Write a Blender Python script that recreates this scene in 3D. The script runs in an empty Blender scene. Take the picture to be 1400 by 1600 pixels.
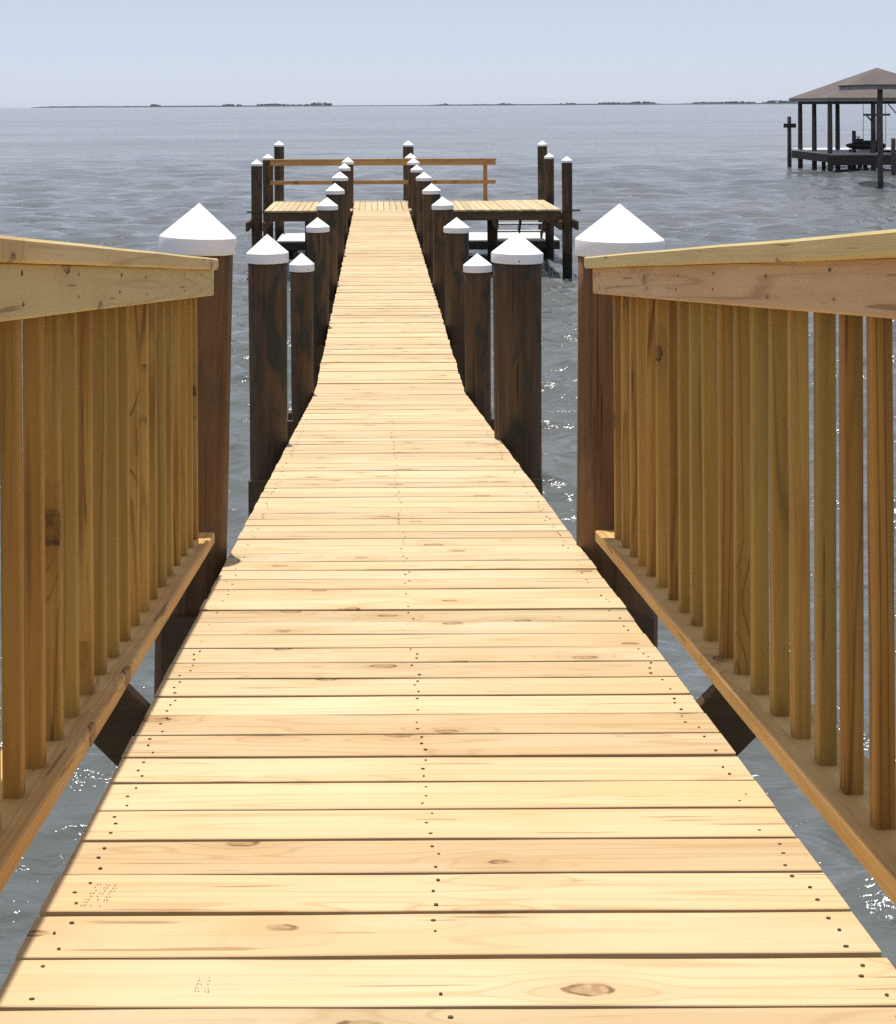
import bpy, math, random
import numpy as np
from mathutils import Vector, Matrix, noise as mnoise

random.seed(7)
rng = np.random.default_rng(11)
C = bpy.context.scene.collection
WATER = -1.5            # water level; the level walkway's deck top is z = 0
EYE = 2.337             # camera height
SL = 0.1106             # fall of the ramp per metre
HR = 0.957              # camera height above the ramp plane


def rz(y):
    """height of the ramp's deck surface at distance y"""
    return EYE - HR - SL * y


# ------------------------------------------------------------------ objects
def tag(o, label=None, cat=None, group=None, kind=None):
    if label: o['label'] = label
    if cat: o['category'] = cat
    if group: o['group'] = group
    if kind: o['kind'] = kind
    return o


def thing(name, label, cat, loc=(0, 0, 0), group=None):
    o = bpy.data.objects.new(name, None)
    o.empty_display_size = 0.2
    C.objects.link(o)
    o.location = loc
    return tag(o, label, cat, group)


class MB:
    """collects verts / faces; build() links them as one mesh object"""
    def __init__(s):
        s.v = []; s.f = []; s.m = []; s.c = []; s.sm = []

    def add(s, verts, faces, mat=0, col=None, smooth=False):
        b = len(s.v)
        s.v += [tuple(p) for p in verts]
        if col is None: col = (random.random(), random.random(), random.random(), 1)
        s.c += [col] * len(verts)
        for f in faces:
            s.f.append([i + b for i in f]); s.m.append(mat); s.sm.append(smooth)

    def build(s, name, mats, parent=None, loc=(0, 0, 0), sharp=None):
        me = bpy.data.meshes.new(name)
        me.from_pydata(s.v, [], s.f)
        if not isinstance(mats, (list, tuple)): mats = [mats]
        for m in mats: me.materials.append(m)
        me.polygons.foreach_set('material_index', s.m)
        me.polygons.foreach_set('use_smooth', s.sm)
        a = me.color_attributes.new('seed', 'FLOAT_COLOR', 'POINT')
        a.data.foreach_set('color', np.array(s.c, dtype=np.float32).ravel())
        me.update()
        if sharp: me.set_sharp_from_angle(angle=math.radians(sharp))
        o = bpy.data.objects.new(name, me)
        C.objects.link(o)
        o.location = loc
        if parent: o.parent = parent
        return o


def board(mb, p0, p1, wdir, w, t, n=2, jit=0.0, ch=0.003, mat=0, col=None, freq=1.3, warp=0.0):
    """a sawn board from p0 to p1; wdir = width direction, thickness = the normal of both.
    p0/p1 lie on the centre line. Slight waviness of its edges by jit (m)."""
    p0 = Vector(p0); p1 = Vector(p1)
    L = p1 - p0; ld = L.normalized()
    wd = Vector(wdir); wd = (wd - ld * wd.dot(ld)).normalized()
    nd = ld.cross(wd).normalized()
    if nd.z < -1e-6: nd = -nd
    sd = random.uniform(0, 500)
    verts = []
    for i in range(n):
        q = i / (n - 1)
        d = q * L.length
        a = b = c = 0.0
        if jit:
            a = mnoise.noise((d * freq, sd, 0)) * jit + mnoise.noise((d * freq * 5, sd, 7)) * jit * .35
            b = mnoise.noise((d * freq, sd, 50)) * jit + mnoise.noise((d * freq * 5, sd, 57)) * jit * .35
            c = mnoise.noise((d * freq, sd, 90)) * jit * .6
        if warp: c += mnoise.noise((d * .5, sd, 130)) * warp
        o = p0 + L * q + nd * c
        h0 = -w / 2 + a; h1 = w / 2 + b; th = t / 2
        for (x, z) in ((h0, -th + ch), (h0, th - ch), (h0 + ch, th), (h1 - ch, th),
                       (h1, th - ch), (h1, -th + ch), (h1 - ch, -th), (h0 + ch, -th)):
            verts.append(o + wd * x + nd * z)
    # make the winding face outwards
    flip = ld.cross(wd).dot(nd) < 0
    faces = []
    for i in range(n - 1):
        for k in range(8):
            k2 = (k + 1) % 8
            f = [i * 8 + k, i * 8 + k2, (i + 1) * 8 + k2, (i + 1) * 8 + k]
            faces.append(f if flip else f[::-1])
    e0 = list(range(8)); e1 = [(n - 1) * 8 + k for k in range(8)]
    faces.append(e0[::-1] if flip else e0)
    faces.append(e1 if flip else e1[::-1])
    mb.add(verts, faces, mat, col)


def box(mb, x0, x1, y0, y1, z0, z1, mat=0, ch=0.004, col=None):
    """axis aligned timber with chamfered long edges, along its longest side"""
    dx, dy, dz = x1 - x0, y1 - y0, z1 - z0
    cx, cy, cz = (x0 + x1) / 2, (y0 + y1) / 2, (z0 + z1) / 2
    ch = min(ch, dx * .2, dy * .2, dz * .2)
    if dx >= dy and dx >= dz: board(mb, (x0, cy, cz), (x1, cy, cz), (0, 1, 0), dy, dz, ch=ch, mat=mat, col=col)
    elif dy >= dz: board(mb, (cx, y0, cz), (cx, y1, cz), (1, 0, 0), dx, dz, ch=ch, mat=mat, col=col)
    else: board(mb, (cx, cy, z0), (cx, cy, z1), (1, 0, 0), dx, dy, ch=ch, mat=mat, col=col)


def lathe(mb, prof, seg=32, mat=0, centre=(0, 0), smooth=True, close_top=True, wob=0.0, wz=1.0, lean=(0, 0), col=None):
    """prof = [(r, z)...] from bottom to top"""
    verts = []; faces = []
    sd = random.uniform(0, 500)
    z0 = prof[0][1]
    for (r, z) in prof:
        for k in range(seg):
            a = 2 * math.pi * k / seg
            rr = r
            if wob: rr = r * (1 + wob * mnoise.noise((math.cos(a) * 1.2 + sd, math.sin(a) * 1.2, z * wz)))
            verts.append((centre[0] + rr * math.cos(a) + lean[0] * (z - z0), centre[1] + rr * math.sin(a) + lean[1] * (z - z0), z))
    n = len(prof)
    for i in range(n - 1):
        for k in range(seg):
            k2 = (k + 1) % seg
            faces.append([i * seg + k, i * seg + k2, (i + 1) * seg + k2, (i + 1) * seg + k])
    if close_top: faces.append([(n - 1) * seg + k for k in range(seg)])
    faces.append([k for k in range(seg)][::-1])
    mb.add(verts, faces, mat, col, smooth)


# ------------------------------------------------------------------ materials
class NT:
    def __init__(s, name):
        s.m = bpy.data.materials.new(name); s.m.use_nodes = True
        s.t = s.m.node_tree; s.t.nodes.clear()
        s.out = s.n('ShaderNodeOutputMaterial')

    def n(s, typ, props=None, **ins):
        nd = s.t.nodes.new(typ)
        for k, v in (props or {}).items(): setattr(nd, k, v)
        for k, v in ins.items():
            key = int(k[1:]) if k[0] == 'i' and k[1:].isdigit() else k.replace('_', ' ')
            s.set(nd.inputs[key], v)
        return nd

    def set(s, sock, v):
        if hasattr(v, 'is_output'): s.t.links.new(v, sock)
        elif hasattr(v, 'outputs'): s.t.links.new(v.outputs[0], sock)
        else:
            if isinstance(v, tuple) and len(v) == 3 and sock.type == 'RGBA': v = v + (1,)
            sock.default_value = v

    def math(s, op, a, b=0.0, c=0.0, clamp=False):
        return s.n('ShaderNodeMath', {'operation': op, 'use_clamp': clamp}, i0=a, i1=b, i2=c).outputs[0]

    def vmath(s, op, a, b=(0, 0, 0)):
        return s.n('ShaderNodeVectorMath', {'operation': op}, i0=a, i1=b).outputs[0]

    def noise(s, vec, scale=1.0, detail=2.0, rough=.5, dist=0.0):
        return s.n('ShaderNodeTexNoise', None, Vector=vec, Scale=scale, Detail=detail, Roughness=rough, Distortion=dist).outputs['Fac']

    def mapr(s, v, a, b, c=0.0, d=1.0, smooth=True):
        return s.n('ShaderNodeMapRange', {'interpolation_type': 'SMOOTHSTEP' if smooth else 'LINEAR', 'clamp': True},
                   i0=v, i1=a, i2=b, i3=c, i4=d).outputs[0]

    def mix(s, f, a, b, mode='MIX'):
        nd = s.n('ShaderNodeMix', {'data_type': 'RGBA', 'blend_type': mode})
        s.set(nd.inputs[0], f); s.set(nd.inputs[6], a); s.set(nd.inputs[7], b)
        return nd.outputs[2]

    def bsdf(s, color, rough=.6, spec=.5, normal=None, **kw):
        b = s.n('ShaderNodeBsdfPrincipled')
        s.set(b.inputs['Base Color'], color); s.set(b.inputs['Roughness'], rough)
        s.set(b.inputs['Specular IOR Level'], spec)
        if normal is not None: s.set(b.inputs['Normal'], normal)
        for k, v in kw.items(): s.set(b.inputs[k.replace('_', ' ')], v)
        s.set(s.out.inputs['Surface'], b)
        return b

    def bump(s, h, dist=.001, strength=1.0, normal=None):
        nd = s.n('ShaderNodeBump', None, Height=h, Distance=dist, Strength=strength)
        if normal is not None: s.set(nd.inputs['Normal'], normal)
        return nd.outputs[0]


def wood(name, axis, pale, warm, dark, knot=(.12, .05, .02), tint=.25, streak=.5, ring=.35, knots=.7,
         rough=.65, use_obj=False, green=None, spec=.3, el=.55, flat=2, shear=0.0):
    """new pine: grain along axis, contour-line figure, knots, every board its own shift and tint"""
    t = NT(name)
    tc = t.n('ShaderNodeTexCoord').outputs['Object']
    seed = t.n('ShaderNodeAttribute', {'attribute_name': 'seed'}).outputs['Color']
    if shear:          # boards that follow the ramp: grain along the slope
        q_ = t.n('ShaderNodeSeparateXYZ', None, i0=tc)
        tc = t.vmath('ADD', tc, t.n('ShaderNodeCombineXYZ', None, i2=t.math('MULTIPLY', q_.outputs[1], shear)).outputs[0])
    if use_obj:
        oi = t.n('ShaderNodeObjectInfo').outputs['Random']
        cmb = t.n('ShaderNodeCombineXYZ', None, i0=oi, i1=t.math('FRACT', t.math('MULTIPLY', oi, 17.3)), i2=t.math('FRACT', t.math('MULTIPLY', oi, 71.7))).outputs[0]
        seed = t.vmath('FRACTION', t.vmath('ADD', seed, cmb))
    sep = t.n('ShaderNodeSeparateXYZ', None, i0=seed)
    off = t.vmath('MULTIPLY', seed, (37.0, 53.0, 71.0))
    p = t.vmath('ADD', tc, off)

    def sc(al, ac): return tuple(al if i == axis else ac for i in range(3))
    # knots
    ps = t.n('ShaderNodeSeparateXYZ', None, i0=p)
    other = [i for i in range(3) if i not in (axis, flat)][0]
    kvec = t.n('ShaderNodeCombineXYZ', None, i0=t.math('MULTIPLY', ps.outputs[axis], 2.6), i1=t.math('MULTIPLY', ps.outputs[other], 5.0)).outputs[0]
    kv = t.n('ShaderNodeTexVoronoi', {'feature': 'F1', 'voronoi_dimensions': '2D'}, Vector=kvec, Scale=1.0, Randomness=1.0)
    ksel = t.math('GREATER_THAN', t.n('ShaderNodeSeparateColor', None, i0=kv.outputs['Color']).outputs[0], knots)
    kd = kv.outputs['Distance']
    near = t.math('MULTIPLY', t.mapr(kd, .42, 0.02, 0, 1), ksel)
    ksz = t.math('MULTIPLY', t.n('ShaderNodeSeparateColor', None, i0=kv.outputs['Color']).outputs[1], .045)
    kdd = t.math('SUBTRACT', t.math('ADD', kd, t.math('MULTIPLY', t.math('SUBTRACT', t.noise(p, 45, 3), .5), .06)), ksz)
    core = t.math('MULTIPLY', t.mapr(kdd, .05, .03, 0, 1), ksel)
    rim = t.math('MULTIPLY', t.math('MULTIPLY', t.mapr(kdd, .062, .045, 0, 1), t.mapr(kdd, .018, .036, 0, 1)), ksel)
    rim = t.math('MULTIPLY', rim, t.mapr(t.noise(p, 30, 2), .35, .6, .1, 1))
    # figure: contour lines of a stretched field, bent round the knots
    fld = t.noise(t.vmath('MULTIPLY', p, sc(el, 9.0)), 1.0, 1.5, .45)
    fld = t.math('ADD', t.math('MULTIPLY', fld, 11.0), t.math('MULTIPLY', near, 1.8))
    rings = t.math('PINGPONG', fld, .5)
    lines = t.math('MULTIPLY', t.mapr(rings, .34, .5, 0, 1), t.mapr(t.noise(t.vmath('MULTIPLY', p, sc(.8, 5.0)), 1.0, 2), .36, .62, .15, 1))
    fine = t.noise(t.vmath('MULTIPLY', p, sc(3.0, 150.0)), 1.0, 3.0, .6)
    med = t.noise(t.vmath('MULTIPLY', p, sc(1.2, 28.0)), 1.0, 3.0, .55)
    checks = t.math('MULTIPLY', t.mapr(t.noise(t.vmath('MULTIPLY', p, sc(2.6, 60.0)), 1.0, 2.0, .5), .665, .73, 0, 1), .7)
    cloud = t.noise(t.vmath('MULTIPLY', p, sc(1.6, 5.0)), 1.0, 2.0, .5)
    col = t.mix(t.mapr(cloud, .32, .68), pale, warm)
    col = t.mix(t.math('MULTIPLY', t.mapr(med, .4, .75), streak), col, t.mix(.5, warm, dark))
    col = t.mix(t.math('MULTIPLY', t.mapr(fine, .52, .8), streak * .7), col, dark)
    col = t.mix(t.math('MULTIPLY', lines, ring), col, dark)
    col = t.mix(t.math('MULTIPLY', near, .32), col, dark)
    if green is not None:
        col = t.mix(t.math('MULTIPLY', t.mapr(sep.outputs[2], .35, 1.0), .55), col, green)
    # per board tint
    v = t.math('ADD', 1.0 - tint * .5, t.math('MULTIPLY', sep.outputs[0], tint))
    tintc = t.mix(sep.outputs[1], (1.0, .955, .89), (1.0, 1.03, 1.03))
    col = t.mix(1.0, col, tintc, 'MULTIPLY')
    col = t.mix(1.0, col, t.n('ShaderNodeCombineXYZ', None, i0=v, i1=v, i2=v).outputs[0], 'MULTIPLY')
    col = t.mix(t.math('MULTIPLY', core, t.mapr(t.noise(p, 70, 3), .3, .7, .35, .8)), col, t.mix(.45, dark, knot))
    col = t.mix(t.math('MULTIPLY', rim, .85), col, knot)
    col = t.mix(checks, col, t.mix(.5, dark, knot))
    hgt = t.math('ADD', t.math('MULTIPLY', fine, .5), t.math('SUBTRACT', t.math('MULTIPLY', med, .5), checks))
    t.bsdf(col, t.math('ADD', rough - .08, t.math('MULTIPLY', med, .16)), spec, t.bump(hgt, .0012, .6))
    return t.m


def pile_wood(name='piling_timber', a=(.064, .040, .023), b=(.135, .084, .045), dk=.85):
    t = NT(name)
    tc = t.n('ShaderNodeTexCoord').outputs['Object']
    oi = t.n('ShaderNodeObjectInfo').outputs['Random']
    p = t.vmath('ADD', tc, t.n('ShaderNodeCombineXYZ', None, i0=t.math('MULTIPLY', oi, 31.), i1=t.math('MULTIPLY', oi, 57.), i2=t.math('MULTIPLY', oi, 13.)).outputs[0])
    st = t.noise(t.vmath('MULTIPLY', p, (16, 16, .9)), 1, 4, .6)
    fine = t.noise(t.vmath('MULTIPLY', p, (95, 95, 2.5)), 1, 3, .6)
    blot = t.noise(t.vmath('MULTIPLY', p, (5.5, 5.5, 1.7)), 1, 3, .6, .6)
    blot2 = t.noise(t.vmath('MULTIPLY', t.vmath('ADD', p, (9, 4, 2)), (4.2, 4.2, 1.1)), 1, 3, .55, .4)
    col = t.mix(t.mapr(st, .3, .7), a, b)
    col = t.mix(t.math('MULTIPLY', t.mapr(blot2, .5, .66), .75), col, (.115, .055, .027))
    col = t.mix(t.math('MULTIPLY', t.mapr(blot, .48, .62), dk), col, (.035, .040, .030))
    col = t.mix(t.math('MULTIPLY', t.mapr(fine, .5, .75), .55), col, (.022, .016, .011))
    chk = t.mapr(t.noise(t.vmath('MULTIPLY', p, (34, 34, .8)), 1, 2, .5), .66, .71)
    col = t.mix(t.math('MULTIPLY', chk, .8), col, (.012, .009, .007))
    # tide stain: a dark growth below the high water line, an uneven edge
    gz = t.n('ShaderNodeSeparateXYZ', None, i0=t.n('ShaderNodeNewGeometry').outputs['Position']).outputs[2]
    gz = t.math('ADD', gz, t.math('MULTIPLY', t.math('SUBTRACT', t.noise(t.vmath('MULTIPLY', p, (7, 7, 3)), 1, 3), .5), .4))
    col = t.mix(t.math('MULTIPLY', t.mapr(gz, -.75, -1.05), .9), col, (.014, .014, .011))
    h = t.math('SUBTRACT', t.math('ADD', t.math('MULTIPLY', st, .6), t.math('MULTIPLY', fine, .4)), chk)
    t.bsdf(col, t.mapr(st, .3, .7, .6, .85), .18, t.bump(h, .004, .7))
    return t.m


def cap_white():
    t = NT('white_plastic')
    tc = t.n('ShaderNodeTexCoord').outputs['Object']
    oi = t.n('ShaderNodeObjectInfo').outputs['Random']
    p = t.vmath('ADD', tc, t.n('ShaderNodeCombineXYZ', None, i0=t.math('MULTIPLY', oi, 31.), i1=t.math('MULTIPLY', oi, 57.), i2=0.0).outputs[0])
    d = t.mapr(t.noise(p, 9, 4, .6), .5, .8)
    col = t.mix(t.math('MULTIPLY', d, .6), (.84, .835, .84), (.66, .64, .59))
    sp = t.mapr(t.noise(p, 55, 2, .5), .72, .78)
    col = t.mix(t.math('MULTIPLY', sp, .35), col, (.35, .32, .27))
    t.bsdf(col, .5, .3, t.bump(t.noise(p, 14, 2), .003, .4))
    return t.m


def plain(name, color, rough=.7, var=.25, scale=6., spec=.3, stretch=(1, 1, 1), metal=0.0):
    t = NT(name)
    tc = t.n('ShaderNodeTexCoord').outputs['Object']
    p = t.vmath('MULTIPLY', tc, stretch)
    n = t.noise(p, scale, 4, .6)
    dk = tuple(c * (1 - var) for c in color); lt = tuple(min(1, c * (1 + var)) for c in color)
    col = t.mix(t.mapr(n, .3, .7), dk, lt)
    t.bsdf(col, rough, spec, t.bump(n, .003, .5), Metallic=metal)
    return t.m


def shingles():
    t = NT('roof_shingles')
    tc = t.n('ShaderNodeTexCoord').outputs['Object']
    sp = t.n('ShaderNodeSeparateXYZ', None, i0=tc)
    row = t.math('FRACT', t.math('MULTIPLY', sp.outputs[2], 14.0))
    bl = t.n('ShaderNodeTexVoronoi', None, Vector=t.vmath('MULTIPLY', tc, (3, 3, 9)), Scale=1.0).outputs['Color']
    bl = t.n('ShaderNodeSeparateColor', None, i0=bl).outputs[0]
    n = t.noise(tc, .8, 4, .6)
    col = t.mix(t.mapr(n, .3, .7), (.125, .106, .096), (.165, .140, .124))
    col = t.mix(t.math('MULTIPLY', bl, .4), col, (.12, .10, .095))
    col = t.mix(t.math('MULTIPLY', t.mapr(row, .85, 1.0), .5), col, (.07, .055, .05))
    t.bsdf(col, .85, .2, t.bump(row, .02, .5))
    return t.m


def water_mat():
    t = NT('bay_water')
    pos = t.n('ShaderNodeNewGeometry').outputs['Position']
    p = t.vmath('MULTIPLY', pos, (1, 1, 0))
    # ripples too small for the mesh
    a = t.noise(t.vmath('MULTIPLY', p, (2.6, 5.2, 1)), 1, 4, .62, .5)
    b = t.noise(t.vmath('MULTIPLY', p, (.55, 1.25, 1)), 1, 3, .6, .4)
    c = t.noise(t.vmath('MULTIPLY', p, (.12, .3, 1)), 1, 3, .6, .2)
    n = t.bump(a, .036, 1.0)
    n = t.bump(b, .20, 1.0, n)
    n = t.bump(c, .40, 1.0, n)
    # silt and wind lanes
    s = t.noise(t.vmath('MULTIPLY', p, (.02, .05, 1)), 1, 3, .55)
    col = t.mix(t.mapr(s, .3, .7), (.104, .116, .115), (.126, .131, .123))
    # small flecks of foam, and coarser white ones painted in for sun glints
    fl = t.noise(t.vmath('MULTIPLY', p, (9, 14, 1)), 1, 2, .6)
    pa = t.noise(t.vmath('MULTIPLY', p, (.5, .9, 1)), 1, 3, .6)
    foam_glint = t.math('MULTIPLY', t.mapr(fl, .76, .80), t.mapr(pa, .62, .70))
    glint = t.noise(t.vmath('MULTIPLY', p, (2.2, 3.4, 1)), 1, 2, .6)
    foam_glint = t.math('MAXIMUM', foam_glint, t.math('MULTIPLY', t.mapr(glint, .755, .79), t.mapr(pa, .52, .6)))
    col = t.mix(t.math('MULTIPLY', foam_glint, .85), col, (.75, .76, .76))
    bs = t.bsdf(col, t.math('ADD', t.mapr(t.noise(t.vmath('MULTIPLY', p, (.012, .045, 1)), 1, 4, .6), .35, .7, .06, .13), t.math('MULTIPLY', foam_glint, .5)), .5, n)
    bs.inputs['IOR'].default_value = 1.333
    return t.m


M = {}
M['deck'] = wood('deck_pine', 0, (.62, .485, .30), (.595, .43, .235), (.40, .23, .09), knot=(.15, .065, .028), tint=.24, streak=.42, ring=.42, knots=.60)
M['deck_long'] = wood('platform_pine', 1, (.58, .47, .29), (.56, .43, .25), (.36, .22, .10), tint=.22, streak=.3, ring=.25)
M['rail'] = wood('rail_pine', 1, (.66, .51, .25), (.62, .44, .19), (.32, .18, .06), knot=(.09, .04, .015), tint=.12, streak=.5, ring=.55, knots=.6, flat=0, shear=SL, green=(.60, .50, .22), el=.2)
M['rail_pink'] = wood('face_board_pine', 1, (.66, .48, .28), (.62, .415, .225), (.34, .19, .09), knot=(.12, .055, .03), tint=.12, streak=.5, ring=.75, knots=.6, flat=0, shear=SL, el=.2)
M['foot'] = wood('foot_rail_pine', 1, (.60, .40, .155), (.56, .32, .10), (.28, .15, .05), knot=(.08, .03, .012), tint=.16, streak=.55, ring=.6, el=.25, knots=.7, shear=SL)
M['bal'] = wood('baluster_pine', 2, (.45, .275, .07), (.39, .20, .04), (.13, .05, .009), knot=(.08, .035, .012), tint=.26, streak=.85, ring=.8, knots=.8, flat=0, use_obj=True, green=(.39, .285, .07), el=.4)
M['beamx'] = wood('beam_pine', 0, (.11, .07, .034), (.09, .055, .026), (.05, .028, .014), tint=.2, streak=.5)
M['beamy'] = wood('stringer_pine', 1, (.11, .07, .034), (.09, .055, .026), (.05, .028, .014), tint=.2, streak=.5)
M['back_rail'] = wood('back_rail_pine', 0, (.42, .26, .10), (.38, .21, .075), (.20, .09, .03), tint=.2, streak=.4)
M['back_post'] = wood('back_post_pine', 2, (.36, .20, .07), (.34, .17, .06), (.20, .09, .03), tint=.2, streak=.4)
M['pile'] = pile_wood()
M['pile_warm'] = pile_wood('warm_piling_timber', (.12, .062, .028), (.21, .115, .052), .35)
M['cap'] = cap_white()
M['nail'] = plain('nail_steel', (.10, .065, .04), .6, .3, 40)
M['stamp'] = plain('mill_stamp_ink', (.30, .23, .14), .7, .2, 60)
M['grey_deck'] = plain('weathered_deck', (.56, .55, .54), .8, .2, 3, stretch=(1, 8, 1))
M['dark'] = plain('old_dark_timber', (.045, .038, .034), .75, .4, 5, stretch=(4, 4, .6))
M['dark_post'] = plain('old_grey_post', (.075, .062, .055), .8, .35, 5, stretch=(4, 4, .6))
M['fascia'] = plain('grey_fascia', (.20, .19, .185), .7, .15, 3)
M['roof'] = shingles()
M['black'] = plain('black_rubber', (.02, .02, .022), .5, .3, 9)
M['steel'] = plain('dull_steel', (.12, .12, .12), .5, .3, 9, metal=.6)
M['shore'] = plain('shore_marsh', (.022, .034, .034), .9, .4, .01)
M['leaf'] = plain('far_leaves', (.018, .030, .024), .8, .4, .05)
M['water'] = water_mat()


# ------------------------------------------------------------------ water
def make_water():
    ox, oy = 0.0, -12.0
    th = np.concatenate([np.arange(-180, -36, 6.0), np.arange(-36, 36, .085), np.arange(36, 180, 6.0)])
    th = np.radians(th)
    rs = list(np.arange(.5, 16, .8)); r = 16.0
    while r < 9000:
        rs.append(r)
        r += max(.055, r * r / 9500.0)
    rs = np.array(rs); dr = np.gradient(rs)
    R, T = np.meshgrid(rs, th, indexing='ij')
    X = ox + R * np.sin(T); Y = oy + R * np.cos(T)
    DR = np.repeat(dr[:, None], len(th), 1)
    Z = np.zeros_like(X)
    HX = np.zeros_like(X); HY = np.zeros_like(X)
    wind = math.radians(256)        # waves run towards the camera, a little to the left
    specs = []
    for i in range(96):
        lam = .30 * (40.0 ** (i / 95.0)) * rng.uniform(.93, 1.07)      # .3 .. 12 m
        specs.append((lam, .060 if lam < 1.0 else (.056 if lam < 2.0 else (.046 if lam < 4.5 else .016)), .75 if lam < 4.5 else .5))
    for i in range(26):                                               # long low swell, gusts
        specs.append((14 * (6.0 ** (i / 25.0)), .0045, .35))
    for lam, slope, spread in specs:
        k = 2 * math.pi / lam
        a = wind + rng.normal(0, spread)
        amp = slope / k
        w = np.clip(lam / (1.9 * DR) - .8, 0, 1) * np.clip(lam / (2.2 * R * .0015) - .8, 0, 1)
        if lam > 4.5: w = w * np.clip((R - 70) / 220, 0.15, 1)          # longer waves only out on the open bay
        elif lam > 2.0: w = w * np.clip((R - 30) / 70, 0.3, 1)
        ph = k * (X * math.cos(a) + Y * math.sin(a)) + rng.uniform(0, 6.28)
        Z += amp * w * np.sin(ph)
        HX += amp * w * .8 * math.cos(a) * np.cos(ph)
        HY += amp * w * .8 * math.sin(a) * np.cos(ph)
    back = (np.abs(T) > math.radians(35.9))
    Z[back] = 0; HX[back] = 0; HY[back] = 0
    V = np.stack([X + HX, Y + HY, Z + WATER], -1).reshape(-1, 3)
    nr, nt = R.shape
    i = np.arange(nr - 1)[:, None] * nt; j = np.arange(nt)[None, :]; j2 = (j + 1) % nt
    F = np.stack([i + j, i + nt + j, i + nt + j2, i + j2], -1).reshape(-1, 4)
    me = bpy.data.meshes.new('water')
    me.vertices.add(len(V)); me.vertices.foreach_set('co', V.astype(np.float32).ravel())
    me.loops.add(F.size); me.loops.foreach_set('vertex_index', F[:, ::-1].astype(np.int32).ravel())
    me.polygons.add(len(F)); me.polygons.foreach_set('loop_start', np.arange(0, F.size, 4, dtype=np.int32))
    me.polygons.foreach_set('use_smooth', np.ones(len(F), dtype=bool))
    me.update(calc_edges=True); me.validate()
    if me.polygons[len(me.polygons) // 2].normal.z < 0: me.flip_normals()
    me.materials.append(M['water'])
    o = bpy.data.objects.new('water', me); C.objects.link(o)
    o['kind'] = 'structure'


make_water()

# ------------------------------------------------------------------ walkway
XL, XR = -0.512, 0.708
walk = thing('pier_walkway', 'long pale plank walkway ramping down then running level to the platform', 'pier', (0, 12.48, 0))
W0 = Vector((0, 12.48, 0))


def L(p): return Vector(p) - W0


def nail(mb, x, y, slope, z, r=.0030):
    n = 7; ph = random.random()
    rx = r * random.uniform(.7, 1.35); ry = r * random.uniform(.7, 1.1)
    vs = [(x + rx * math.cos(6.283 * (k + ph) / n), y + ry * math.sin(6.283 * (k + ph) / n), 0) for k in range(n)]
    vs = [(a, b, z - slope * (b - y) + .0012) for a, b, _ in vs]
    low = [(a, b, c - .009) for a, b, c in vs]
    mb.add([L(v) for v in vs + low], [list(range(n))] + [[k, n + k, n + (k + 1) % n, (k + 1) % n] for k in range(n)], 1)


ramp = MB()
PITCH = .1495
sdir = Vector((0, 1, -SL)).normalized()
snor = Vector((0, SL, 1)).normalized()
y = 12.48 - PITCH / 2
k = 0
while y > -.75:
    gap = random.choice((.011, .012, .012, .014))
    dz = random.uniform(-.0016, .0016)
    xl = XL + random.uniform(-.0022, .0022); xr = XR + random.uniform(-.0022, .0022)
    c = Vector((0, y, rz(y))) - snor * (.018 - dz)
    sk = random.uniform(-.002, .002)
    board(ramp, L((xl, c.y - sk, c.z)), L((xr, c.y + sk, c.z)), sdir, PITCH / sdir.y - gap, .036,
          n=22 if y < 7 else 10, jit=.0022, ch=.0014, freq=2.4, warp=.0022)
    if y < 10.5:
        for nx in (xl + .048, .088, xr - .048):
            for q in (-.045, 0, .045):
                if random.random() < (.88 if y < 4 else .5):
                    yy = y + q + random.uniform(-.008, .008)
                    nail(ramp, nx + random.uniform(-.012, .012), yy, SL, rz(yy) + .0006 + dz)
    y -= PITCH; k += 1
# faint mill stamps, worn past reading: little rows of ink marks across two boards
for (sx, sy, cols, rows, ang, sc) in ((-.437, 2.385, 3, 8, 1.45, .0085), (-.243, 2.085, 2, 4, 1.5, .008)):
    ca, sa = math.cos(ang), math.sin(ang)
    for i in range(rows):
        for j in range(cols):
            for q in range(2):
                if random.random() < .3: continue
                u = (i - rows / 2) * sc * 1.35 + random.uniform(-.001, .001); v = (j - cols / 2) * sc * 1.7 + q * sc * .55
                du = sc * random.uniform(.15, .4); dv = sc * .10
                P4 = []
                for (a, b) in ((u - du, v - dv), (u + du, v - dv), (u + du, v + dv), (u - du, v + dv)):
                    X_ = sx + a * ca - b * sa; Y_ = sy + a * sa + b * ca
                    P4.append(L((X_, Y_, rz(Y_) + .0022)))
                ramp.add(P4, [[0, 1, 2, 3]], 2)
ramp.build('ramp_deck', [M['deck'], M['nail'], M['stamp']], walk)

flat = MB()
y = 12.48 + PITCH / 2 + .002
while y < 34.1:
    gap = random.choice((.011, .012, .012, .014))
    dz = random.uniform(-.0035, .0035)
    board(flat, L((XL + random.uniform(-.007, .007), y, -.018 + dz)), L((XR + random.uniform(-.007, .007), y, -.018 + dz)),
          (0, 1, 0), PITCH - gap, .036, n=9, jit=.003, ch=.0014, freq=2.4, warp=.004)
    y += PITCH
flat.build('level_deck', M['deck'], walk)
FRONT = y - PITCH / 2 + .004      # where the platform starts

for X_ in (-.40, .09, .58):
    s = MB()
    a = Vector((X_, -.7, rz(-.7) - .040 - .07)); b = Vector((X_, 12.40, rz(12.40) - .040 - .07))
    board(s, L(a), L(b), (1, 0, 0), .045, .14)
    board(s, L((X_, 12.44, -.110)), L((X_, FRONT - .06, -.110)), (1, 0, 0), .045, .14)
    s.build('stringer', M['beamy'], walk)

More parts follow.
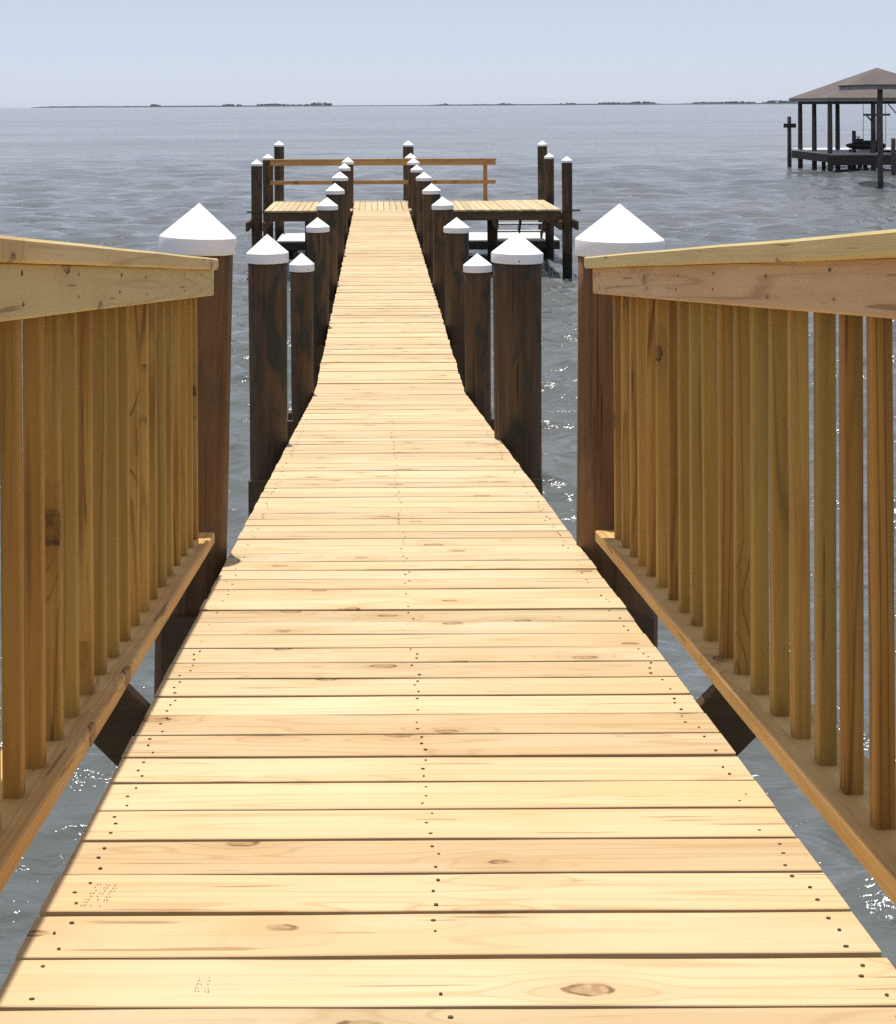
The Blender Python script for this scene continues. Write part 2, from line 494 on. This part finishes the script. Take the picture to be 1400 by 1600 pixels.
BENT = [5.40, 8.93, 12.5, 16.35, 20.05, 24, 28, 32]
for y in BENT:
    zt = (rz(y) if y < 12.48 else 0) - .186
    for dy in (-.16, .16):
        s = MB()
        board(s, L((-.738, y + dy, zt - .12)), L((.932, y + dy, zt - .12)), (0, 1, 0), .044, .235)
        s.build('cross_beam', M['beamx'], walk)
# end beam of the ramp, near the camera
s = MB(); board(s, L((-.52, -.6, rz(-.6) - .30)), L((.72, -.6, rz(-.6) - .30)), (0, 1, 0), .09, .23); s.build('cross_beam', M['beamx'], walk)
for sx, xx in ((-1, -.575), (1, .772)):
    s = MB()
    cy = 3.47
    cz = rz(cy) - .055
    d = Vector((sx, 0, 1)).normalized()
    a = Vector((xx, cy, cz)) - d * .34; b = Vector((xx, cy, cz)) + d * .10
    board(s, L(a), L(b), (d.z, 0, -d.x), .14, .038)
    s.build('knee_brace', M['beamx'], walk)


# ------------------------------------------------------------------ railings of the ramp
def railing(side, label):
    y1 = 5.19; y0 = .55
    r = thing('wooden_railing', label, 'railing', (0.5 * (XL + XR) + side * .66, y0, rz(y0)), 'railings along the ramp')
    o = Vector(r.location)
    xi = {-1: (-.531, -.55, -.55, -.588), 1: (.70, .725, .727, .763)}[side]

    def rl(x, yy, h): return Vector((x, yy, rz(yy) + h)) - o
    m = MB()
    cw = .142
    xc = xi[0] + side * cw / 2
    board(m, rl(xc, y0, 1.016 - .019), rl(xc, y1 - (0.04 if side < 0 else -.02), 1.016 - .019), (1, 0, 0), cw, .038, n=26, jit=.004, ch=.005, freq=1.2)
    m.build('cap_rail', M['rail'], r)
    m = MB()
    xb = xi[1] + side * .019
    board(m, rl(xb, y0, .936), rl(xb, y1, .936), (1, 0, 0), .036, .088, n=20, jit=.002, ch=.004)
    yy = y0 + .25
    while yy < y1:                      # nail heads and the dents round them on the inner face
        for h_ in (.918, .957):
            c_ = rl(xi[1] - side * .0006, yy + random.uniform(-.03, .03), h_ + random.uniform(-.006, .006))
            ra, rb = random.uniform(.003, .007), random.uniform(.003, .005)
            m.add([c_ + Vector((0, ra * math.cos(k * 1.047), rb * math.sin(k * 1.047))) for k in range(6)], [list(range(6))], 1)
        yy += random.uniform(.32, .5)
    m.build('face_board', [M['rail_pink'] if side > 0 else M['rail'], M['nail']], r)
    m = MB()
    xo = xi[3] + side * .060
    board(m, rl(xo, y0, .936), rl(xo, y1, .936), (1, 0, 0), .036, .088, n=12, jit=.002, ch=.004)
    m.build('outer_board', M['rail'], r)
    m = MB()
    xf = xi[2] + side * .07
    board(m, rl(xf, y0, .079), rl(xf, y1 - .03, .079), (1, 0, 0), .14, .038, n=20, jit=.003, ch=.004)
    m.build('bottom_rail', M['foot'], r)
    m = MB()
    board(m, (0, 0, 0), (0, 0, .876), (1, 0, 0), .0318, .0318, n=6, jit=.001, ch=.003, freq=1.1)
    proto = m.build('baluster', M['bal'], r)
    pitch = .1527 if side > 0 else .1563
    first = True
    j = -11
    while True:
        yy = 2.392 + pitch * j + random.uniform(-.006, .006)
        j += 1
        if yy > 5.11: break
        if yy < y0 + .08: continue
        b = proto if first else proto.copy()
        if not first: C.objects.link(b)
        first = False
        b.parent = r
        xbal = xi[3] + side * (.0165 + random.uniform(0, .003))
        b.location = rl(xbal, yy, .0995)
        b.rotation_euler = (random.uniform(-.004, .004), random.uniform(-.003, .003), random.choice((0, 1, 2, 3)) * math.pi / 2 + random.uniform(-.03, .03))
    return r


railing(-1, 'wooden baluster railing along the left edge of the ramp')
railing(1, 'wooden baluster railing with pinkish face board along the right edge of the ramp')

# ------------------------------------------------------------------ pilings
ORD = ['nearest', 'second', 'third', 'fourth', 'fifth', 'sixth', 'seventh', 'eighth', 'ninth', 'tenth']


def piling(x, y, ztop, r, label, group, cone=.85, dark=False, name='piling', lean=(0, 0), nailed=True, rim=.056, warm=False):
    t = thing(name, label, 'piling', (x, y, WATER), group)
    H = ztop - WATER
    m = MB()
    rt = r - .009
    prof = []
    z = -1.2
    lx, ly = lean
    n = 26
    for i in range(n):
        q = i / (n - 1)
        zz = -1.2 + (H + 1.2 + .03) * q
        rr = rt * (.86 + .14 * (q if q < 1 else 1))
        prof.append((rr, zz))
    # lean is applied about the top so that the cap sits on the shaft
    lathe(m, prof, 30, 0, wob=.035, wz=.8, lean=(0, 0))
    sh = m.build('shaft', M['pile_warm' if warm else 'pile'], t)
    c = MB()
    hc = r * cone
    prof = [(r * .985, 0.0), (r * 1.0, .004), (r * 1.0, rim - .003), (r * .992, rim)]
    for q in (.75, .5, .3, .15, .07):
        prof.append((r * .992 * q, rim + hc * (1 - q) * .995))
    prof.append((r * .02, rim + hc * .985))
    lathe(c, prof, 40, 0, wob=.006, wz=2)
    if nailed:
        a = random.uniform(-2.2, -1.0)
        nx, ny = math.cos(a), math.sin(a)
        vs = []
        for k in range(6):
            b = 6.283 * k / 6
            vs.append((nx * (r + .0025) - ny * .0045 * math.cos(b), ny * (r + .0025) + nx * .0045 * math.cos(b), .018 + .0045 * math.sin(b)))
        c.add(vs, [list(range(6))], 1)
    co = c.build('cap', [M['cap'], M['nail']], t, (0, 0, H), sharp=24)
    co.rotation_euler = (random.uniform(-.02, .02), random.uniform(-.02, .02), random.uniform(0, 6))
    if lean != (0, 0):       # tilted about its head
        t.rotation_euler = (lean[0], lean[1], 0)
        t.location = (x - math.sin(lean[1]) * H, y + math.sin(lean[0]) * H, WATER)
    return t


GW = 'white capped pilings along the walkway'
Lrow = [(-.630, 5.40, 1.824, .135), (-.633, 8.9, 1.432, .122), (-.612, 12.5, .995, .103), (-.630, 16.4, .991, .126), (-.648, 20.1, .971, .142),
        (-.650, 24, .953, .150), (-.668, 28, .963, .150), (-.672, 32, .976, .130), (-.655, 35, .993, .138)]
Rrow = [(.858, 5.45, 1.803, .157), (.818, 9.0, 1.414, .152), (.815, 12.5, .980, .117), (.843, 16.3, .983, .140), (.856, 20, .979, .144),
        (.855, 24, .945, .148), (.856, 28, .955, .145), (.835, 32, .936, .133), (.838, 35, .971, .142), (.835, 37.8, .987, .146)]
special_l = {0: 'thick brown piling with white cone cap at the far end of the left railing',
             1: 'tall dark piling with white cone cap, nearest beyond the left railing',
             2: 'slim brown piling with white cap beside left foot of the ramp',
             8: 'white capped piling at the left corner where walkway meets platform'}
special_r = {0: 'thick reddish brown piling with wide white cap at far end of right railing',
             1: 'tall stout dark piling with white cone cap, nearest beyond the right railing',
             2: 'greenish brown piling with white cap beside right foot of the ramp',
             8: 'white capped piling at the right corner where walkway meets platform',
             9: 'white capped piling at the platform back rail, last of the right row'}
for i, (x, y, z, r) in enumerate(Lrow):
    lab = special_l.get(i, 'white capped brown piling, %s from the near end of the left walkway row' % ORD[i])
    piling(x, y, z, r, lab, GW, cone=.88 if i < 3 else .78, lean=(0, .024 if i == 0 else 0), nailed=i < 4, warm=i == 0)
for i, (x, y, z, r) in enumerate(Rrow):
    lab = special_r.get(i, 'white capped brown piling, %s from the near end of the right walkway row' % ORD[i])
    piling(x, y, z, r, lab, GW, cone=.80 if i < 3 else .76, lean=(0, .012 if i == 0 else 0), nailed=i < 4, warm=i == 0)
GP = 'white capped pilings around the platform'
for (x, y, z, r, lab) in (
        (-2.665, 34.2, .994, .135, 'dark white capped piling at the front left corner of the platform'),
        (-2.661, 37.72, 1.004, .140, 'brown white capped piling holding the left end of the platform back rail'),
        (4.23, 37.72, 1.000, .125, 'short brown white capped piling at the back right corner of the platform'),
        (4.226, 34.2, 1.038, .128, 'dark white capped piling standing in water at platform front right corner'),
        (-2.595, 41, 1.246, .143, 'tall dark white capped piling behind the left end of the platform'),
        (.843, 41, 1.229, .150, 'tall dark white capped piling behind the middle of the platform'),
        (4.414, 41, 1.220, .138, 'tall dark white capped piling behind the right end of the platform')):
    piling(x, y, z, r, lab, GP, cone=.74, nailed=False, rim=.05)

# ------------------------------------------------------------------ platform at the end
BACK = 37.60
plat = thing('pier_platform', 'wide pale plank platform across the end of the walkway', 'platform', (0, FRONT, 0))
PO = Vector((0, FRONT, 0))
m = MB()
x = -2.50
while x < 4.08:
    over = random.uniform(-.02, .03)
    board(m, Vector((x + .07, FRONT - over * .8, -.018 + random.uniform(-.003, .003))) - PO,
          Vector((x + .07, BACK + random.uniform(-.02, .03), -.018 + random.uniform(-.003, .003))) - PO, (1, 0, 0), .14 - random.choice((.006, .009, .012)), .036,
          n=8, jit=.003, warp=.004)
    x += .14
m.build('deck', M['deck_long'], plat)
PXL, PXR = -2.90, 4.50
for yy, hh in ((FRONT + .06, .20), (35.7, .18), (BACK - .08, .18)):
    m = MB()
    board(m, Vector((-2.52, yy, -.040 - hh / 2)) - PO, Vector((4.09, yy, -.040 - hh / 2)) - PO, (0, 1, 0), .045, hh)
    m.build('joist', M['beamx'], plat)
for xx in (-2.86, -2.49, -1.55, 2.68, 4.05, 4.41):
    m = MB()
    box(m, xx - .03, xx + .03, (-.28 if xx in (-2.86, -2.49, 4.05, 4.41) else .15), 3.72, -.435, -.245)
    m.build('beam', M['beamx'], plat)
for a, b in ((PXL + .02, -2.515), (4.10, PXR)):
    m = MB()
    box(m, a, b, -.10, .04, -.036, -.001)
    m.build('edge_board', M['beamx'], plat)
for X_ in (-1.55, 2.68):
    m = MB()
    lathe(m, [(.115, -2.6), (.118, -1.2), (.122, -.29)], 20, centre=(X_, 1.55), wob=.03)
    m.build('support_post', M['pile'], plat)

# back rail
br = thing('timber_rail', 'two bar brown timber rail along the back edge of the platform', 'railing', (-2.66, 37.72, 0))
BO = Vector(br.location)
for z0, z1, n_ in ((.862, .985, 'top_rail'), (.405, .50, 'middle_rail')):
    m = MB()
    yy = 37.54
    box(m, -2.60 - BO.x, 2.90 - BO.x, yy - .02 - BO.y, yy + .02 - BO.y, z0, z1)
    if n_ == 'top_rail':
        pass
    m.build(n_, M['back_rail'], br)
m = MB(); box(m, -2.62 - BO.x, 2.92 - BO.x, 37.50 - BO.y, 37.63 - BO.y, .988, 1.022); m.build('cap_board', M['back_rail'], br)
m = MB(); box(m, 2.60 - BO.x, 2.70 - BO.x, 37.562 - BO.y, 37.60 - BO.y, .002, .984); m.build('post', M['back_post'], br)

# low landing behind the platform
land = thing('boat_landing', 'low pale grey landing on the water behind the platform', 'landing', (1.0, 39.5, -1.04))
m = MB()
yy = 38.33
while yy < 40.65:
    board(m, (-3.5, yy - 39.5 + .07, -.019), (3.55, yy - 39.5 + .07, -.019), (0, 1, 0), .135, .036, n=6, jit=.003)
    yy += .142
m.build('deck', M['grey_deck'], land)
for yy in (38.36, 40.5):
    m = MB(); box(m, -3.5, 3.55, yy - 39.5 - .03, yy - 39.5 + .03, -.24, -.041); m.build('beam', M['dark'], land)
for X_ in (-3.2, 0.1, 3.2):
    for yy in (38.5, 40.4):
        m = MB(); lathe(m, [(.10, -1.6), (.10, -.245)], 16, centre=(X_, yy - 39.5)); m.build('support_post', M['pile'], land)

st = thing('wooden_stairs', 'dark wooden steps leading down from platform to the low landing', 'stairs', (3.56, 37.9, -1.04))
for X_ in (2.98, 3.56, 4.14):
    m = MB()
    board(m, (X_ - 3.56, -.20, .86), (X_ - 3.56, .95, .06), (1, 0, 0), .045, .20)
    m.build('stringer', M['dark'], st)
for i, (yy, zz) in enumerate(((38.02, -.25), (38.25, -.45), (38.48, -.65), (38.70, -.85))):
    m = MB()
    box(m, -.62, .62, yy - 37.9 - .12, yy - 37.9 + .12, zz + 1.04 - .02, zz + 1.04 + .02)
    m.build('tread', M['grey_deck'], st)


# ------------------------------------------------------------------ boathouse to the right
bh = thing('boathouse', 'open boathouse with brown hipped shingle roof on dark posts over the water', 'boathouse', (29.1, 89.5, WATER))
B = Vector(bh.location)
x0, x1, y0, y1 = 25.0, 33.2, 85.5, 93.5
ez = 2.60 - WATER; az = 4.36 - WATER


def hip(mb, x0, x1, y0, y1, ez, az, th, mat=0):
    cx, cy = (x0 + x1) / 2, (y0 + y1) / 2
    base = [(x0, y0), (x1, y0), (x1, y1), (x0, y1)]
    top = [(x, y, ez) for x, y in base] + [(cx, cy, az)]
    bot = [(x, y, ez - th) for x, y in base] + [(cx, cy, az - th - .1)]
    mb.add(top + bot, [[0, 1, 4], [1, 2, 4], [2, 3, 4], [3, 0, 4], [6, 5, 9], [7, 6, 9], [8, 7, 9], [5, 8, 9],
                       [5, 6, 1, 0], [6, 7, 2, 1], [7, 8, 3, 2], [8, 5, 0, 3]], mat)


m = MB(); hip(m, x0 - B.x, x1 - B.x, y0 - B.y, y1 - B.y, ez, az, .03)
roof = m.build('roof', M['roof'], bh)
m = MB()
for (a, b) in (((x0 + .06, y0 + .06), (x1 - .06, y0 + .06)), ((x0 + .06, y1 - .06), (x1 - .06, y1 - .06)), ((x0 + .06, y0 + .09), (x0 + .06, y1 - .09)), ((x1 - .06, y0 + .09), (x1 - .06, y1 - .09))):
    board(m, (a[0] - B.x, a[1] - B.y, ez - .115), (b[0] - B.x, b[1] - B.y, ez - .115), (0, 1, 0) if a[1] == b[1] else (1, 0, 0), .05, .16)
m.build('fascia', M['fascia'], roof)
m = MB()
for (a, b) in (((25.45, 86.0), (32.8, 86.0)), ((25.45, 92.9), (32.8, 92.9)), ((25.5, 86.1), (25.5, 92.8)), ((32.7, 86.1), (32.7, 92.8))):
    board(m, (a[0] - B.x, a[1] - B.y, ez - .27), (b[0] - B.x, b[1] - B.y, ez - .27), (0, 1, 0) if a[1] == b[1] else (1, 0, 0), .12, .16)
m.build('ring_beam', M['dark'], roof)
pm = MB(); lathe(pm, [(.15, -1.0), (.14, 1.5), (.125, ez - .10)], 16, wob=.03)
proto = None
for (px, py) in ((25.33, 86.0), (25.76, 90.6), (25.65, 93.2), (27.82, 92.9), (27.75, 86.0), (30.3, 86.0), (30.3, 92.9), (32.7, 86.0), (32.7, 92.9)):
    o = proto.copy() if proto else pm.build('post', M['dark_post'], bh)
    if proto: C.objects.link(o); o.parent = bh
    else: proto = o
    o.location = (px - B.x, py - B.y, 0)
m = MB()
yy = 85.8
dz = -.50 - WATER
while yy < 97.0:                                   # deck ring: boards run across, open slip in the right half
    xr = 33.0 if yy < 87.2 or yy > 91.6 else 28.6
    box(m, (25.15 if yy < 93.3 else 25.95) - B.x, xr - B.x, yy - B.y, yy + .135 - B.y, dz - .04, dz, ch=.003)
    yy += .142
m.build('deck', M['grey_deck'], bh)
m = MB()
box(m, 25.2 - B.x, 32.9 - B.x, 85.80 - B.y, 85.86 - B.y, dz - .66, dz - .13)
m.build('front_beam', M['dark'], bh)
m = MB(); box(m, 25.17 - B.x, 32.9 - B.x, 85.74 - B.y, 85.79 - B.y, dz - .125, dz - .045); m.build('rim_board', M['fascia'], bh)
m = MB(); box(m, 25.18 - B.x, 25.26 - B.x, 85.9 - B.y, 93.4 - B.y, dz - .50, dz - .045); m.build('side_beam', M['dark'], bh)
m = MB(); box(m, 25.3 - B.x, 32.9 - B.x, 93.2 - B.y, 93.28 - B.y, dz - .45, dz - .045); m.build('back_beam', M['dark'], bh)
for (px, py) in ((26.5, 86.2), (29.0, 86.2), (27.0, 93.0), (29.2, 93.0), (26.4, 89.5), (28.4, 89.5)):
    m = MB(); lathe(m, [(.13, -1.0), (.12, dz - .045)], 12, centre=(px - B.x, py - B.y), wob=.04); m.build('support_post', M['dark'], bh)
for zz in (-.28, ):
    m = MB(); box(m, 25.4 - B.x, 32.6 - B.x, 89.2 - B.y, 89.3 - B.y, dz - .42, dz - .05); m.build('joist', M['dark'], bh)
# cross arm with brackets on the front post
m = MB()
box(m, 27.14 - B.x, 28.62 - B.x, 85.76 - B.y, 85.83 - B.y, 1.60 - WATER, 1.71 - WATER)
for s_ in (-1, 1):
    board(m, (27.75 - B.x + s_ * .12, 85.79 - B.y, 1.25 - WATER), (27.75 - B.x + s_ * .42, 85.79 - B.y, 1.60 - WATER), (0, 1, 0), .06, .08)
m.build('cross_arm', M['dark'], bh)
# hoist cable and hook of the boat lift
m = MB(); lathe(m, [(.018, .98), (.018, ez - .34)], 8, centre=(26.1 - B.x, 87.2 - B.y))
for zz in np.arange(1.2, 3.6, .22):
    lathe(m, [(.02, zz), (.05, zz + .03), (.05, zz + .06), (.02, zz + .09)], 8, centre=(26.1 - B.x, 87.2 - B.y))
m.build('hoist_chain', M['black'], bh)
for (px, py) in ((28.9, 87.4), (28.9, 91.4), (31.9, 87.4)):
    m = MB(); lathe(m, [(.015, .2), (.015, ez - .1)], 6, centre=(px - B.x, py - B.y)); m.build('lift_cable', M['black'], bh)
m = MB(); box(m, 28.2 - B.x, 32.6 - B.x, 87.33 - B.y, 87.47 - B.y, ez - .09, ez + .06); m.build('lift_beam', M['steel'], bh)
m = MB(); board(m, (28.55 - B.x, 85.9 - B.y, 2.25 - WATER), (29.2 - B.x, 85.9 - B.y, 1.5 - WATER), (0, 1, 0), .05, .05); m.build('brace', M['dark'], bh)
m = MB()
lathe(m, [(.09, .7), (.12, .8), (.12, 1.0), (.07, 1.1), (.10, 1.2), (.06, 1.32)], 10, centre=(27.75 - B.x - .06, 85.84 - B.y - .02))
for v in range(len(m.v)): m.v[v] = (m.v[v][0], m.v[v][1], m.v[v][2] + 1.1 - .5 + .45)
m.build('winch', M['black'], bh)

# small watercraft on its cradle on the deck
jw = thing('small_watercraft', 'dark small watercraft on a low cradle under the boathouse roof', 'watercraft', (27.75, 87.6, -.50))
m = MB()
st_ = [(-1.05, .02, .36, .40), (-.85, .22, .24, .46), (-.4, .36, .16, .50), (.2, .40, .14, .50), (.8, .40, .14, .48), (1.1, .36, .16, .46)]
vs = []; fs = []
for (xx, hw, zb, zt) in st_:
    vs += [(xx, 0, zb), (xx, -hw, (zb + zt) / 2), (xx, -hw * .95, zt), (xx, 0, zt + .06), (xx, hw * .95, zt), (xx, hw, (zb + zt) / 2)]
for i in range(len(st_) - 1):
    for k in range(6):
        k2 = (k + 1) % 6
        fs.append([i * 6 + k, (i + 1) * 6 + k, (i + 1) * 6 + k2, i * 6 + k2])
fs.append(list(range(6))); fs.append([(len(st_) - 1) * 6 + k for k in range(6)][::-1])
m.add(vs, fs, 0, None, True); m.build('hull', M['black'], jw)
m = MB(); box(m, -.62, -.10, -.2, .2, .52, .78, ch=.05); m.build('console', M['dark'], jw)
m = MB(); box(m, .0, .95, -.15, .15, .51, .68, ch=.05); m.build('seat', M['black'], jw)
m = MB(); board(m, (-.35, -.35, .88), (-.35, .35, .88), (1, 0, 0), .05, .05); board(m, (-.35, 0, .76), (-.35, 0, .9), (1, 0, 0), .06, .06); m.build('handlebar', M['black'], jw)
for xx in (-.7, .7):
    m = MB()
    board(m, (xx, -.4, .13), (xx, .4, .13), (1, 0, 0), .10, .10)
    for s_ in (-.32, .32): board(m, (xx, s_, .0), (xx, s_, .08), (1, 0, 0), .10, .10)
    m.build('cradle', M['dark'], jw)


def dark_pile(x, y, zt, r, label, name='mooring_piling', arm=None):
    t = thing(name, label, 'piling', (x, y, WATER))
    m = MB(); lathe(m, [(r * 1.05, -1), (r, .8), (r * .95, zt - WATER - .02), (r * .75, zt - WATER)], 16, wob=.05); m.build('shaft', M['dark_post'], t)
    if arm:
        a0, a1, z0, z1 = arm
        m = MB(); box(m, a0 - x, a1 - x, -r - .12, -r - .01, z0 - WATER, z1 - WATER); m.build('cross_piece', M['dark'], t)
    return t


dark_pile(25.23, 94.1, 1.51, .125, 'dark mooring piling with a cross piece at the left corner of boathouse', arm=(24.84, 25.58, .82, 1.08))
dark_pile(27.52, 82.0, .43, .125, 'short dark piling in the water in front of the boathouse')
dark_pile(27.35, 88.2, .72, .115, 'stubby dark post beside the watercraft inside the boathouse')

# neighbouring flat roofed shelter, nearer, running out of the picture
sh = thing('pier_shelter', 'flat roofed pier shelter on slim dark post in front of the boathouse', 'shelter', (22.9, 70, WATER))
m = MB(); box(m, -.72, 5.2, -.45, 4.0, 3.11 - WATER, 3.16 - WATER, ch=.01); rf = m.build('roof', M['roof'], sh)
m = MB()
box(m, -.66, 5.15, -.40, -.35, 2.93 - WATER, 3.107 - WATER); box(m, -.66, -.61, -.34, 3.95, 2.93 - WATER, 3.107 - WATER)
m.build('fascia', M['fascia'], rf)
pm = MB(); lathe(pm, [(.13, -1.2), (.125, 1.5), (.115, 3.105 - WATER)], 16, wob=.04)
pp = pm.build('post', M['dark_post'], sh)
for (a, b) in ((4.6, 0), (4.6, 3.6)):
    o = pp.copy(); C.objects.link(o); o.parent = sh; o.location = (a, b, 0)

# ------------------------------------------------------------------ far shore
YS = 5200.0
KX = YS / 2406.0


def shore():
    m = MB()
    xs = np.arange(52 - 588, 2200 - 588, 2.0)
    top = []; n = len(xs)
    vs = []
    for u in xs:
        x = u * KX
        px = u + 588
        hh = 4.4 + 1.2 * mnoise.noise((px * .03, 3, 0)) + 1.0 * mnoise.noise((px * .13, 9, 0))
        if 510 < px < 680: hh *= .6
        if 1030 < px < 1090: hh *= .7
        hh *= min(1, (px - 50) / 50.0 + .45)
        vs += [(x, YS - 60, WATER - .5), (x, YS, WATER + hh), (x, YS + 300, WATER + hh * .8), (x, YS + 420, WATER - .5)]
    fs = []
    for i in range(n - 1):
        for k in range(3):
            fs.append([i * 4 + k, (i + 1) * 4 + k, (i + 1) * 4 + k + 1, i * 4 + k + 1])
    m.add(vs, fs, 0, (.5, .5, .5, 1), True)
    o = m.build('far_shore', M['shore']); o['kind'] = 'structure'
    m = MB()
    for (a, b, h, dens) in ((232, 246, 6.5, 2.2), (345, 376, 6, 1.2), (400, 450, 6.5, 1.6), (452, 480, 5, .7), (478, 517, 10, 1.3), (690, 700, 5, 1), (780, 800, 4.5, .8),
                            (880, 905, 5, .7), (940, 985, 6, 1.4), (988, 1028, 7.5, 1.6), (1092, 1130, 5.5, 1.3), (1130, 1182, 6.5, 1.5), (1200, 1245, 10, 1.4), (1245, 1500, 7, 1.0)):
        for j in range(int((b - a) * dens)):
            px = random.uniform(a, b)
            hh = h * random.uniform(.5, 1.15) * (.6 + .4 * math.sin(math.pi * (px - a) / (b - a)))
            x = (px - 588) * KX; yv = YS + random.uniform(0, 120); w = random.uniform(2.5, 6.0)
            for q in range(26):
                cx = x + random.gauss(0, w * .45); cz = WATER + 3 + hh * random.random() ** .8; cy = yv + random.gauss(0, w * .4)
                s = random.uniform(.5, 1.3)
                d = Vector((random.gauss(0, 1), random.gauss(0, 1), random.gauss(0, 1))).normalized(); e = d.orthogonal().normalized() * s; g = d.cross(e).normalized() * s
                c0 = Vector((cx, cy, cz))
                m.add([c0 - e - g, c0 + e - g, c0 + e + g, c0 - e + g], [[0, 1, 2, 3]], 0, (.5, .5, .5, 1))
    o = m.build('shoreline_trees', M['leaf'])
    tag(o, 'thin dark line of distant trees along the far shore', 'trees', None, 'stuff')


shore()

# ------------------------------------------------------------------ haze over the bay
def haze():
    m = MB()
    X, Y0, Y1, Z0, Z1 = 9300, -9300, 9300, WATER - 1.2, 14.0
    v = [(-X, Y0, Z0), (X, Y0, Z0), (X, Y1, Z0), (-X, Y1, Z0), (-X, Y0, Z1), (X, Y0, Z1), (X, Y1, Z1), (-X, Y1, Z1)]
    m.add(v, [[3, 2, 1, 0], [4, 5, 6, 7], [0, 1, 5, 4], [1, 2, 6, 5], [2, 3, 7, 6], [3, 0, 4, 7]])
    t = NT('bay_haze')
    pv = t.n('ShaderNodeVolumePrincipled', None, Color=(.76, .89, 1.0, 1), Density=HAZE)
    t.t.links.new(pv.outputs[0], t.out.inputs['Volume'])
    o = m.build('haze', t.m); o['kind'] = 'stuff'


HAZE = 3.0e-5
haze()

# ------------------------------------------------------------------ light, sky, air, camera
SUN = Vector((-.03, .23, 1.0)).normalized()
sun = bpy.data.lights.new('sun', 'SUN'); sun.energy = 4.3; sun.angle = math.radians(.53); sun.color = (1.0, .965, .90)
so = bpy.data.objects.new('sun', sun); C.objects.link(so); so.location = (0, 0, 60)
so.rotation_euler = SUN.to_track_quat('Z', 'Y').to_euler()

w = bpy.data.worlds.new('World'); bpy.context.scene.world = w; w.use_nodes = True
nt = w.node_tree; nt.nodes.clear()
sky = nt.nodes.new('ShaderNodeTexSky'); sky.sky_type = 'NISHITA'; sky.sun_disc = False
sky.sun_elevation = math.asin(SUN.z); sky.sun_rotation = math.atan2(SUN.x, SUN.y)
sky.altitude = 0; sky.air_density = .50; sky.dust_density = .25; sky.ozone_density = 1.0
bg = nt.nodes.new('ShaderNodeBackground'); bg.inputs['Strength'].default_value = .102
wo = nt.nodes.new('ShaderNodeOutputWorld')
hs = nt.nodes.new('ShaderNodeHueSaturation'); hs.inputs['Saturation'].default_value = .52
tn = nt.nodes.new('ShaderNodeMix'); tn.data_type = 'RGBA'; tn.blend_type = 'MULTIPLY'; tn.inputs[0].default_value = 1.0
tn.inputs[7].default_value = (.985, .985, 1.05, 1)
nt.links.new(sky.outputs[0], hs.inputs['Color']); nt.links.new(hs.outputs[0], tn.inputs[6])
hz = nt.nodes.new('ShaderNodeMix'); hz.data_type = 'RGBA'; hz.inputs[0].default_value = .55     # a thin even veil of summer haze
hz.inputs[7].default_value = (5.6, 6.05, 7.35, 1)
nt.links.new(tn.outputs[2], hz.inputs[6])
nt.links.new(hz.outputs[2], bg.inputs['Color']); nt.links.new(bg.outputs[0], wo.inputs['Surface'])

cam = bpy.data.cameras.new('camera'); cam.sensor_fit = 'HORIZONTAL'; cam.sensor_width = 36.0
cam.lens = 36.0 * 2406 / 1400; cam.shift_x = (700 - 588) / 1400; cam.shift_y = -(800 - 164) / 1400
cam.clip_start = .05; cam.clip_end = 30000
co = bpy.data.objects.new('camera', cam); C.objects.link(co)
co.location = (0, 0, EYE); co.rotation_euler = (math.pi / 2, .005, 0)
sc = bpy.context.scene
sc.camera = co
sc.render.engine = 'CYCLES'
sc.cycles.use_denoising = False
sc.cycles.max_bounces = 8; sc.cycles.sample_clamp_direct = 8.0; sc.cycles.sample_clamp_indirect = 4.0
sc.view_settings.view_transform = 'Standard'; sc.view_settings.look = 'None'; sc.view_settings.exposure = .17; sc.view_settings.gamma = 1
